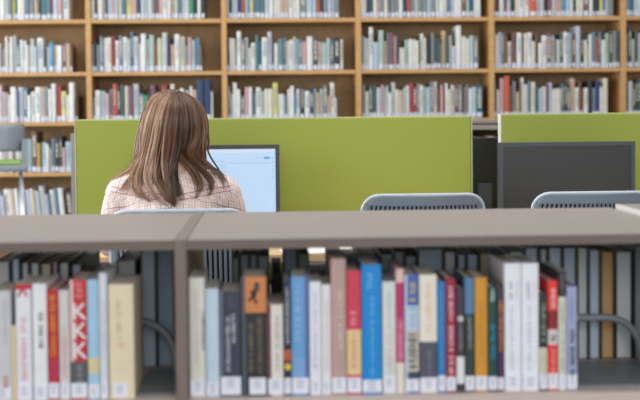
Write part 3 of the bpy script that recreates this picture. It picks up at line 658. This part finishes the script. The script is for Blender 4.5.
for r_ in (
 (-6, 11, 262, gs, (60, 64, 72), near('at the left edge')), (12, 21, 259, sl, (38, 48, 84), near('behind the red-topped white book')),
 (22, 30, 263, gs, (58, 68, 64), near('behind its right corner')), (31, 40.5, 263, gs, (60, 72, 66), near('behind the plain white book')),
 (41, 52.5, 264, ol, (74, 70, 60), near('behind the orange-lettered red book')), (53, 58.5, 262, sl, (120, 40, 60), near('thin with crimson cover')),
 (59.5, 70, 263, gs, (52, 66, 62), near('behind the pale grey book between reds')), (72, 82.5, 265, sl, (46, 50, 58), near('behind the big white letters')),
 (83, 92, 279, dk, (40, 42, 46), near('behind the light blue book')), (93, 115, 280, dk, (52, 56, 58), near('behind the thin pale grey book')),
 (117, 137, 261, gs, (64, 62, 58), near('behind the thick cream book')), (141, 156.5, 244, sl, (60, 66, 76), near('tall and pale slate left of the upright')),
 (157, 174.5, 244, (150, 164, 178), (50, 54, 62), near('tall and dark slate touching the upright')),
 (232.5, 240, 258, dk, (52, 52, 48), near('right of the visible chair slats')), (240.5, 250, 255, dk, (40, 44, 48), near('behind the orange-topped book, left')),
 (250.5, 258, 255, dk, (44, 46, 50), near('behind the orange-topped book, middle')), (258.5, 270, 256, dk, (48, 50, 50), near('behind the orange-topped book, right')),
 (271, 283, 274, (60, 56, 48), (44, 38, 34), near('low and dark behind the short cream book')), (284, 298, 249, (140, 150, 160), (40, 44, 52), near('tall and dark behind the sky blue book')),
 (298.5, 310, 254, dk, (52, 56, 50), near('left of the white papers')), (311, 331, 279, dk, (70, 66, 58), near('low, under the white papers')),
 (331.5, 347, 262, dk, (60, 52, 50), near('behind the tall mauve book')), (347.5, 361, 264, gs, (50, 46, 44), near('behind the crimson pink book')),
 (361.5, 380, 258, gs, (46, 50, 56), near('behind the bright blue book')), (381, 394, 254, dk, (56, 58, 56), near('behind the off-white book')),
 (394.5, 405, 252, dk, (44, 50, 58), near('behind the thin magenta book')), (405.5, 417, 256, dk, (46, 48, 50), near('behind the yellow-lettered blue book')),
 (418, 444, 249, (160, 176, 188), (58, 68, 78), near('thick slate one behind the cream and grey book')), (444.5, 456.5, 252, gs, (56, 64, 64), near('behind the dark red book')),
 (457.5, 466.5, 255, sl, (50, 52, 60), near('behind the white-dotted book')), (467, 479, 255, sl, (48, 54, 62), near('behind the dull blue top')),
 (479.5, 493, 254, ol, (64, 48, 58), near('olive pages behind the mustard book')), (494, 508, 256, sl, (58, 66, 72), near('behind the green book')),
 (508.5, 524, 252, gs, (54, 62, 68), near('behind the left matching white book')), (525, 539, 248, sl, (58, 66, 74), near('behind the right matching white book')),
 (540, 548, 249, sl, (70, 56, 40), near('slate pages with brown cover')), (548.5, 562.5, 248, sl, (70, 54, 40), near('slate pages behind the scarlet book')),
 (563, 577, 248, (176, 188, 204), (78, 58, 42), near('behind the lavender blue book')), (577.5, 588.5, 248, gs, (70, 72, 72), near('pale grey pages just right of lavender book')),
 (589, 600.5, 250, sl, (72, 74, 84), near('bluish pages left of the tan pages')), (601, 614.5, 252, bn, (84, 64, 40), near('tan brown pages behind the grey hoop')),
 (615.5, 632.5, 252, (206, 210, 208), (60, 64, 66), near('wide pale grey pages near right edge')), (634, 649, 246, dk, (42, 46, 50), near('dark one at the right edge'))): rear(*r_)

# grey steel book supports: a flat plate with a hoop
def support(x0, xt, x1, py, pl0, pl1, label):
    Y = 2.44
    a, b = at(x0, py, Y=Y).x, at(x1, py, Y=Y).x; zt = at(xt, py, Y=Y).z-ZS-.0005; xm = (a+b)/2
    o = thing('book_support', (xm, Y, ZS+.0005), label, 'bookend', 'steel book supports'); hw = (b-a)/2
    p0, p1 = at(pl0, 375, Y=2.235).x-xm, min(at(pl1, 375, Y=2.3).x-xm, .80-xm)
    link('base_plate', B(p0, p1, -.200, .022, 0, .004, bev=.001), mat('grey_steel_plate', (122, 127, 130), .45, .05, 40), o)
    r = min(.075, hw*.95); pts = [(-hw, 0, .004)]
    for k in range(11): an = math.pi-math.pi/2*k/10; pts.append((-hw+r+r*math.cos(an), 0, zt-r+r*math.sin(an)))
    for k in range(11): an = math.pi/2-math.pi/2*k/10; pts.append((hw-r+r*math.cos(an), 0, zt-r+r*math.sin(an)))
    pts.append((hw, 0, .004))
    bm = tube(bmesh.new(), pts, .0078, 10); link('hoop', bm, mat('grey_steel_hoop', (128, 133, 136), .4, .03, 30), o)
support(70, 138, 174, 321, 136, 174.4, 'grey steel hoop support right of the thick cream book')
support(520, 600, 641, 317.5, 579.5, 660, 'grey steel hoop support right of the lavender blue book')

# ------------------------------------------------------------------ the woman
YP = 3.80
xw = at(172.5, 170, Y=YP).x
person = thing('person', (xw, YP, 0), 'woman with long brown hair in a pink plaid shirt seated facing the lit screen', 'person')
def blob_mesh(parts, voxel, smooth=8, disp=0):
    """union of balls -> one continuous skin"""
    bm = bmesh.new()
    for p in parts:
        c, r = Vector(p[0]), p[1]
        r = (r, r, r) if not isinstance(r, tuple) else r
        bmesh.ops.create_icosphere(bm, subdivisions=3, radius=1, matrix=Matrix.Translation(c) @ Matrix.Diagonal((*r, 1)))
    me = bpy.data.meshes.new('tmp'); bm.to_mesh(me); bm.free()
    t = bpy.data.objects.new('tmp', me); C.objects.link(t)
    m = t.modifiers.new('r', 'REMESH'); m.mode = 'VOXEL'; m.voxel_size = voxel
    s = t.modifiers.new('s', 'SMOOTH'); s.iterations = smooth; s.factor = .5
    dg = bpy.context.evaluated_depsgraph_get(); out = bpy.data.meshes.new_from_object(t.evaluated_get(dg)); bpy.data.objects.remove(t)
    return out
def limb(a, b, ra, rb, n=10, sq=(1, 1, 1)):
    a, b = Vector(a), Vector(b)
    return [(a.lerp(b, i/n), tuple((ra+(rb-ra)*i/n)*q for q in sq)) for i in range(n+1)]
def torso(k):
    P = [((0, 0, .545), (.160+k, .125+k, .10+k)), ((0, -.01, .64), (.145+k, .105+k, .12+k)), ((0, -.02, .75), (.145+k, .105+k, .12+k)), ((0, -.03, .86), (.150+k, .11+k, .11+k)),
         ((0, -.02, .925), (.155+k, .09+k, .068+k)), ((0, -.005, .965), (.125+k, .062+k, .045+k))]
    for s in (-1, 1):
        P += limb((s*.05, .0, .985), (s*.150, .0, .945), .044+k, .056+k)
        P += limb((s*.153, .005, .945), (s*.205, .07, .79), .055+k, .047+k)
        P += limb((s*.205, .07, .79), (s*.175, .27, .775), .045+k, .032+k)
    return P
# body: one continuous skin
bp = torso(-.006)
bp += limb((0, -.002, .98), (0, .02, 1.09), .054, .05)
bp += [((0, .03, 1.172), (.073, .09, .098)), ((0, .05, 1.115), (.056, .07, .062)), ((0, .085, 1.085), (.032, .032, .024))]
bp += limb((0, .122, 1.165), (0, .137, 1.138), .008, .012, 4)
for s in (-1, 1):
    bp += [((s*.074, .035, 1.155), (.008, .018, .029))]
    bp += limb((s*.09, .03, .54), (s*.11, .42, .535), .082, .058, 14)
    bp += limb((s*.11, .42, .53), (s*.11, .40, .10), .056, .036, 14)
    bp += limb((s*.11, .39, .045), (s*.12, .52, .03), .036, .026, 8)
    bp += limb((s*.175, .27, .775), (s*.165, .33, .765), .028, .025, 5)
    # palm and five unequal, bent fingers resting on the desk
    wx, wy, wz = s*.162, .345, .757
    bp += [((wx+s*d, wy+.035, wz), (.017, .045, .013)) for d in (-.022, -.008, .008, .022)]
    for i, (d, l) in enumerate(((-.030, .064), (-.010, .074), (.011, .069), (.031, .053))):
        a = Vector((wx+s*d, wy+.078, wz+.002)); m1 = a+Vector((s*d*.15, l*.45, .010)); m2 = m1+Vector((s*d*.1, l*.3, -.006)); e = m2+Vector((0, l*.2, -.010))
        bp += limb(a, m1, .0095, .0085, 6)+limb(m1, m2, .0085, .0078, 5)+limb(m2, e, .0078, .0068, 4)
    a = Vector((wx-s*.03, wy+.012, wz)); bp += limb(a, a+Vector((-s*.026, .03, -.002)), .0115, .0095, 5)+limb(a+Vector((-s*.026, .03, -.002)), a+Vector((-s*.030, .058, -.005)), .0095, .0075, 5)
m_skin = mat('skin', (226, 182, 158), .5, .04, 20)
m_skin.node_tree.nodes['Principled BSDF'].inputs['Subsurface Weight'].default_value = .08
body = link('body', blob_mesh(bp, .005, 4), m_skin, person, True)
m_eye = cmat((240, 238, 234), .2); m_iris = cmat((70, 50, 36), .2); m_lip_ = cmat((190, 110, 105))
for s in (-1, 1):
    e = bmesh.new(); bmesh.ops.create_icosphere(e, subdivisions=2, radius=.011, matrix=Matrix.Translation((s*.029, .112, 1.168))); link('eye', e, m_eye, body, True)
    e = bmesh.new(); bmesh.ops.create_icosphere(e, subdivisions=2, radius=.0056, matrix=Matrix.Translation((s*.029, .1195, 1.167))); link('iris', e, m_iris, body, True)
link('lips', tube(bmesh.new(), [(-.022, .108, 1.108), (-.008, .118, 1.111), (0, .1185, 1.109), (.008, .118, 1.111), (.022, .108, 1.108)], [.002, .0045, .0045, .0045, .002]), m_lip_, body)

# trousers
tp = [((0, 0, .53), (.172, .135, .085)), ((0, -.01, .61), (.158, .118, .06))]
for s in (-1, 1): tp += limb((s*.09, .02, .54), (s*.11, .42, .535), .086, .066, 14)+limb((s*.11, .42, .53), (s*.11, .40, .14), .064, .05, 14)
link('trousers', blob_mesh(tp, .008, 5), mat('dark_denim', (52, 62, 84), .85, .1, 200), person, True)
# shoes
for s in (-1, 1): link('shoe', blob_mesh(limb((s*.11, .385, .045), (s*.122, .54, .036), .045, .036, 8)+[((s*.11, .36, .045), .043)], .006, 3), mat('white_canvas', (220, 220, 216), .8), person, True)

# shirt: pale pink plaid
m_shirt = bpy.data.materials.new('pink_plaid_cotton'); m_shirt.use_nodes = True
nt = m_shirt.node_tree; L = nt.links.new; pb = nt.nodes['Principled BSDF']; pb.inputs['Roughness'].default_value = .85
tc = nt.nodes.new('ShaderNodeTexCoord')
uvn = nt.nodes.new('ShaderNodeUVMap')
nz = nt.nodes.new('ShaderNodeTexNoise'); nz.inputs['Scale'].default_value = 14; L(tc.outputs['Object'], nz.inputs[0])
warp = nt.nodes.new('ShaderNodeVectorMath'); warp.operation = 'MULTIPLY_ADD'; warp.inputs[1].default_value = (.016, .016, .016)
L(nz.outputs['Color'], warp.inputs[0]); L(uvn.outputs[0], warp.inputs[2])
sep = nt.nodes.new('ShaderNodeSeparateXYZ'); L(warp.outputs[0], sep.inputs[0])
cur = None
def line(axis, period, off, width, col, strength, prev):
    a = nt.nodes.new('ShaderNodeMath'); a.operation = 'MULTIPLY_ADD'; a.inputs[1].default_value = 1/period; a.inputs[2].default_value = off; L(sep.outputs[axis], a.inputs[0])
    f = nt.nodes.new('ShaderNodeMath'); f.operation = 'FRACT'; L(a.outputs[0], f.inputs[0])
    c = nt.nodes.new('ShaderNodeMath'); c.operation = 'LESS_THAN'; c.inputs[1].default_value = width; L(f.outputs[0], c.inputs[0])
    s_ = nt.nodes.new('ShaderNodeMath'); s_.operation = 'MULTIPLY'; s_.inputs[1].default_value = strength; L(c.outputs[0], s_.inputs[0])
    m = nt.nodes.new('ShaderNodeMixRGB'); L(s_.outputs[0], m.inputs[0]); m.inputs[2].default_value = (*lin(col), 1)
    if prev is None: m.inputs[1].default_value = (*lin((247, 239, 236)), 1)
    else: L(prev.outputs[0], m.inputs[1])
    return m
for ax in ('X', 'Y'):
    cur = line(ax, .034, .1, .36, (238, 204, 186), .45, cur)
    cur = line(ax, .017, .3, .15, (196, 120, 104), .50, cur)
    cur = line(ax, .034, .62, .08, (140, 104, 124), .45, cur)
    cur = line(ax, .017, .75, .12, (214, 160, 122), .45, cur)
L(cur.outputs[0], pb.inputs['Base Color'])
bpn = nt.nodes.new('ShaderNodeBump'); bpn.inputs['Strength'].default_value = .35; bpn.inputs['Distance'].default_value = .01
nz2 = nt.nodes.new('ShaderNodeTexNoise'); nz2.inputs['Scale'].default_value = 26; nz2.inputs['Detail'].default_value = 3; nz2.inputs['Distortion'].default_value = 1.2
L(tc.outputs['Object'], nz2.inputs[0]); L(nz2.outputs[0], bpn.inputs['Height']); L(bpn.outputs[0], pb.inputs['Normal'])
sp = torso(.006)
sp = [p for p in sp if True]
sp += [((0, -.005, 1.0), (.066, .06, .022))]
sme = blob_mesh(sp, .007, 6)
bm = bmesh.new(); bm.from_mesh(sme)
kill = [v for v in bm.verts if (v.co.y > .255) or v.co.z < .52]
bmesh.ops.delete(bm, geom=kill, context='VERTS')
rs = random.Random(5)
from mathutils import noise
for v in bm.verts:
    n_ = noise.noise(Vector((v.co.x*16, v.co.y*16, v.co.z*11)))*.006+noise.noise(Vector((v.co.x*42+9, v.co.y*40, v.co.z*26)))*.0028
    v.co += v.normal*n_
uvl = bm.loops.layers.uv.new('UVMap')
for f in bm.faces:
    for l in f.loops:
        c = l.vert.co; ang = .25 if c.z < .955 else .0
        sxx = c.x
        l[uvl].uv = ((sxx*.96+c.z*.25*(1 if c.x > 0 else -1)) if c.z > .93 else sxx, c.z+(abs(c.x)*.32 if c.z > .93 else 0)+c.y*.4)
sh = link('shirt', bm, m_shirt, person, True)
# collar stands up round the neck; yoke seam across the back
col = tube(bmesh.new(), [(.062*math.cos(a), .008+.060*math.sin(a), 1.012+.012*math.sin(a)) for a in [math.pi*(1.1+1.2*k/16)-.2 for k in range(17)]], .011, 8)
link('collar', col, mat('pink_collar_cotton', (236, 212, 200), .85), sh, True)
from mathutils.bvhtree import BVHTree
tb_ = bmesh.new(); tb_.from_mesh(sh.data); bvh = BVHTree.FromBMesh(tb_)
def onback(x, z, off=.002):
    h = bvh.ray_cast(Vector((x, -.6, z)), Vector((0, 1, 0)))
    return (h[0].y-off) if h[0] is not None else None
for zz, vv in ((.930, .030), (.948, .026)):
    pts = []
    for k in range(41):
        x = -.19+.38*k/40; z = zz+vv*abs(x)/.19-.02*(1 if abs(x) < .02 else 0)*(1-abs(x)/.02)
        y = onback(x, z, .0008)
        if y is not None: pts.append((x, y, z))
    if len(pts) > 3: link('yoke_seam', tube(bmesh.new(), pts, .0012, 6), mat('seam_thread', (198, 140, 128), .9), sh)

# ------------------------------------------------------------------ her hair
m_hair = bpy.data.materials.new('brown_hair'); m_hair.use_nodes = True
nt = m_hair.node_tree; L = nt.links.new; pb = nt.nodes['Principled BSDF']; pb.inputs['Roughness'].default_value = .42
pb.inputs['Specular IOR Level'].default_value = .6
va = nt.nodes.new('ShaderNodeAttribute'); va.attribute_name = 'tone'
rp = nt.nodes.new('ShaderNodeValToRGB'); L(va.outputs['Fac'], rp.inputs[0])
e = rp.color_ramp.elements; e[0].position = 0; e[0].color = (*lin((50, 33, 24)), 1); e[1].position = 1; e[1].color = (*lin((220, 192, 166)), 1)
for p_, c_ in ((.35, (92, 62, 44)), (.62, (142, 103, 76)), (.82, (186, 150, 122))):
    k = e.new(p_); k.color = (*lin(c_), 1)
L(rp.outputs[0], pb.inputs['Base Color'])
hy, hz = .03, 1.165                     # head centre (local)
def loc(px, py, Y): p = at(px, py, Y=Y); return Vector((p.x-xw, Y-YP, p.z))
def back_y(x, z): 
    y = onback(max(-.21, min(.21, x)), z, 0)
    return y if y is not None else .0
GU = [
 [(166, 91), (151, 98), (144, 113), (140, 132), (137, 150), (129, 167), (113, 179), (106, 195)],
 [(168, 90.5), (153, 99), (144, 115), (140, 135), (138, 154), (135, 170), (128, 183), (121, 193)],
 [(169, 90), (156, 100), (147, 118), (142, 138), (138, 158), (133, 175), (134, 190), (147, 201)],
 [(170, 90), (159, 101), (152, 120), (147, 140), (143, 160), (139, 178), (141, 192), (152, 205)],
 [(171, 90), (163, 103), (157, 122), (154, 142), (151, 162), (148, 180), (152, 195), (167, 208)],
 [(171.5, 90), (167, 104), (163, 123), (161, 143), (158, 163), (156, 180), (164, 196), (178, 210)],
 [(172, 90), (171, 105), (169, 124), (167, 144), (164, 162), (165, 180), (172, 195), (179, 210)],
 [(173, 90), (176, 105), (176, 124), (174, 144), (170, 162), (170, 178), (175, 192), (178, 209)],
 [(173.5, 90), (181, 104), (182, 123), (180, 143), (176, 160), (174, 174), (177, 190), (180, 204)],
 [(174, 90), (185, 102), (188, 121), (186, 141), (182, 152), (195, 168), (200, 185), (191, 202)],
 [(175, 90), (189, 101), (194, 119), (195, 138), (189, 153), (200, 168), (209, 183), (205, 201)],
 [(176, 90.5), (192, 99), (200, 116), (202, 135), (196, 151), (204, 164), (221, 176), (230, 194)],
 [(177, 91), (194, 98), (204, 113), (206, 131), (203, 146), (201, 158), (213, 170), (228, 190)],
]
GU = [[(173+(x-173)*(1, .955, .955, .955, .96, .98, 1, 1)[i], y) for i, (x, y) in enumerate(g)] for g in GU]
def to3(g, front=0, lift=.012):
    out = []
    for i, (x, y) in enumerate(g):
        p = loc(x, y, YP)
        z = p.z
        if i <= 4:
            wz = max(.02, .112*math.sqrt(max(.03, 1-((z-hz)/.115)**2)) if z > hz else .112)
            t = max(-1, min(1, (p.x)/wz)); dep = .118*math.sqrt(max(.03, 1-((z-hz)/.112)**2)) if z > hz else .118-.25*(hz-z)
            yy = hy-dep*math.sqrt(max(.0, 1-t*t)) if not front else hy+front*dep*math.sqrt(max(.02, 1-t*t))
        else:
            yy = back_y(p.x, z)-lift if not front else .03+front*.08
        q = loc(x, y, YP+yy)
        out.append(Vector((q.x, yy, q.z)))
    return out
hb = bmesh.new(); tone_l = hb.verts.layers.float.new('tone'); rh = random.Random(11)
def clamp(v, a, b): return max(a, min(b, v))
def strand(pts, r, tone):
    n0 = len(hb.verts); k = len(pts)
    radii = [r*(.75+.25*min(1, i/3))*(1 if i < k-5 else max(.12, (k-1-i)/5)) for i in range(k)]
    tube(hb, pts, radii, 5, cap=True)
    hb.verts.ensure_lookup_table()
    for i_, v in enumerate(hb.verts[n0:]): v[tone_l] = clamp(tone[0]+(tone[1]-tone[0])*min(1, (i_//5)/9), 0, 1) if isinstance(tone, tuple) else tone
G3 = [to3(g) for g in GU]
cl_tone = [.84, .80, .70, .54, .62, .44, .34, .38, .24, .28, .40, .32, .38]  # light from the left painted in: paler left clumps, darker right ones
NST = [45, 75, 170, 200, 220, 220, 220, 210, 150, 160, 130, 90, 50]
LOCKS = {}
for gi in range(len(G3)):
    for q in range(5): LOCKS[gi, q] = (rh.gauss(0, .12), rh.uniform(0, 1.6)+gi*1.1, rh.uniform(-.003, .003), rh.uniform(.9, 1.0))
for gi in range(len(G3)):
    for s_ in range(NST[gi]):
        u = rh.uniform(-.60, .60); depth = rh.random()
        q = int(clamp((u+.60)/1.2*5, 0, 4)); dt, ph, lift2, lk = LOCKS[gi, q]; uc = (q+.5)/5*1.2-.60
        gj = clamp(gi+(1 if u > 0 else -1), 0, len(G3)-1)
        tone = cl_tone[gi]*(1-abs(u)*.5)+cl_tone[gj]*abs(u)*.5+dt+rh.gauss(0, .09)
        ctl = []
        ox_, oz_ = rh.gauss(0, 1), rh.gauss(0, 1); ln = lk-.07*rh.random()**2*(1 if rh.random() < .8 else 2.5)
        for i in range(8):
            w_ = clamp((i-1.5)/3, 0, .75); uu = u*(1-w_)+uc*w_
            mix = abs(uu)*(1, 1, 1, .95, .72, .42, .30, .22)[i]
            if gi == 0 and u < 0 or gi == len(G3)-1 and u > 0: mix = 0
            p = G3[gi][i].lerp(G3[gj][i], mix)
            spread = (.0012, .0014, .0016, .0020, .0028, .0034, .0036, .0022)[i]
            p = p+Vector((ox_*spread, -(.011*depth if i > 0 else .002*depth)*(1.0 if i < 5 else .9)+.004-lift2*min(1, i/4), oz_*spread*.6))
            ctl.append(p)
        pts = spline(ctl, 3)
        pts = pts[:max(8, int(len(pts)*ln))]
        for i, p in enumerate(pts):
            f = i/21; p.x += .0115*f**1.6*math.sin(f*10+ph); p.y += .004*f*math.sin(f*8+ph*2)
        strand(pts, rh.uniform(.0009, .0017), (tone-dt*.8-.06, tone+dt*.5+.03))
# hair in front of the ears, seen only from the side
for sgn, gl in ((-1, (0, 1)), (1, (11, 12))):
    for fr in (.25, .5, .72):
        for g_ in gl:
            base = to3(GU[g_][:5], front=fr)
            base += [Vector((base[4].x*1.02, .05+.05*fr, 1.02)), Vector((sgn*.10, .09, .96)), Vector((sgn*.09, .115, .90))]
            for s_ in range(45):
                ox_, oy_ = rh.gauss(0, .005), rh.gauss(0, .007)
                pts = spline([p+Vector((ox_*min(1, .3+i/4), oy_*min(1, .3+i/4), 0)) for i, p in enumerate(base)], 3)
                strand(pts, rh.uniform(.0012, .002), clamp(.5+rh.gauss(0, .15), 0, 1))
# flyaway hairs
for s_ in range(46):
    gi = rh.choice([0, 0, 0, 1, 1, 2, 11, 12, 12, 12, 5, 7]); sg = -1 if gi < 6 else 1
    pts = spline([p+Vector((sg*rh.uniform(.0, .014)*i/4*(1 if i < 6 else .5), -.008*rh.random(), rh.gauss(0, .003))) for i, p in enumerate(G3[gi])], 3)
    strand(pts[:rh.randint(12, 20)], .0006, clamp(.6+rh.gauss(0, .1), 0, 1))
for s_ in range(7):
    pts = spline([loc(x+s_*.25, y, YP+.02) for x, y in ((206, 128), (208, 140), (207, 150), (211, 159), (217, 168), (220, 173))], 3); strand(pts, .0010, .25)
hair = link('hair', hb, m_hair, person)
# close cap under the strands
cp = bmesh.new(); bmesh.ops.create_uvsphere(cp, u_segments=28, v_segments=18, radius=1, matrix=Matrix.Translation((0.004, hy-.006, hz-.008)) @ Matrix.Diagonal((.096, .104, .107, 1)))
bmesh.ops.delete(cp, geom=[v for v in cp.verts if v.co.z < hz-.10 or (v.co.y > hy+.045 and v.co.z < hz+.055)], context='VERTS')
cl = cp.verts.layers.float.new('tone')
for v in cp.verts: v[cl] = .18
link('hair_cap', cp, m_hair, hair, True)
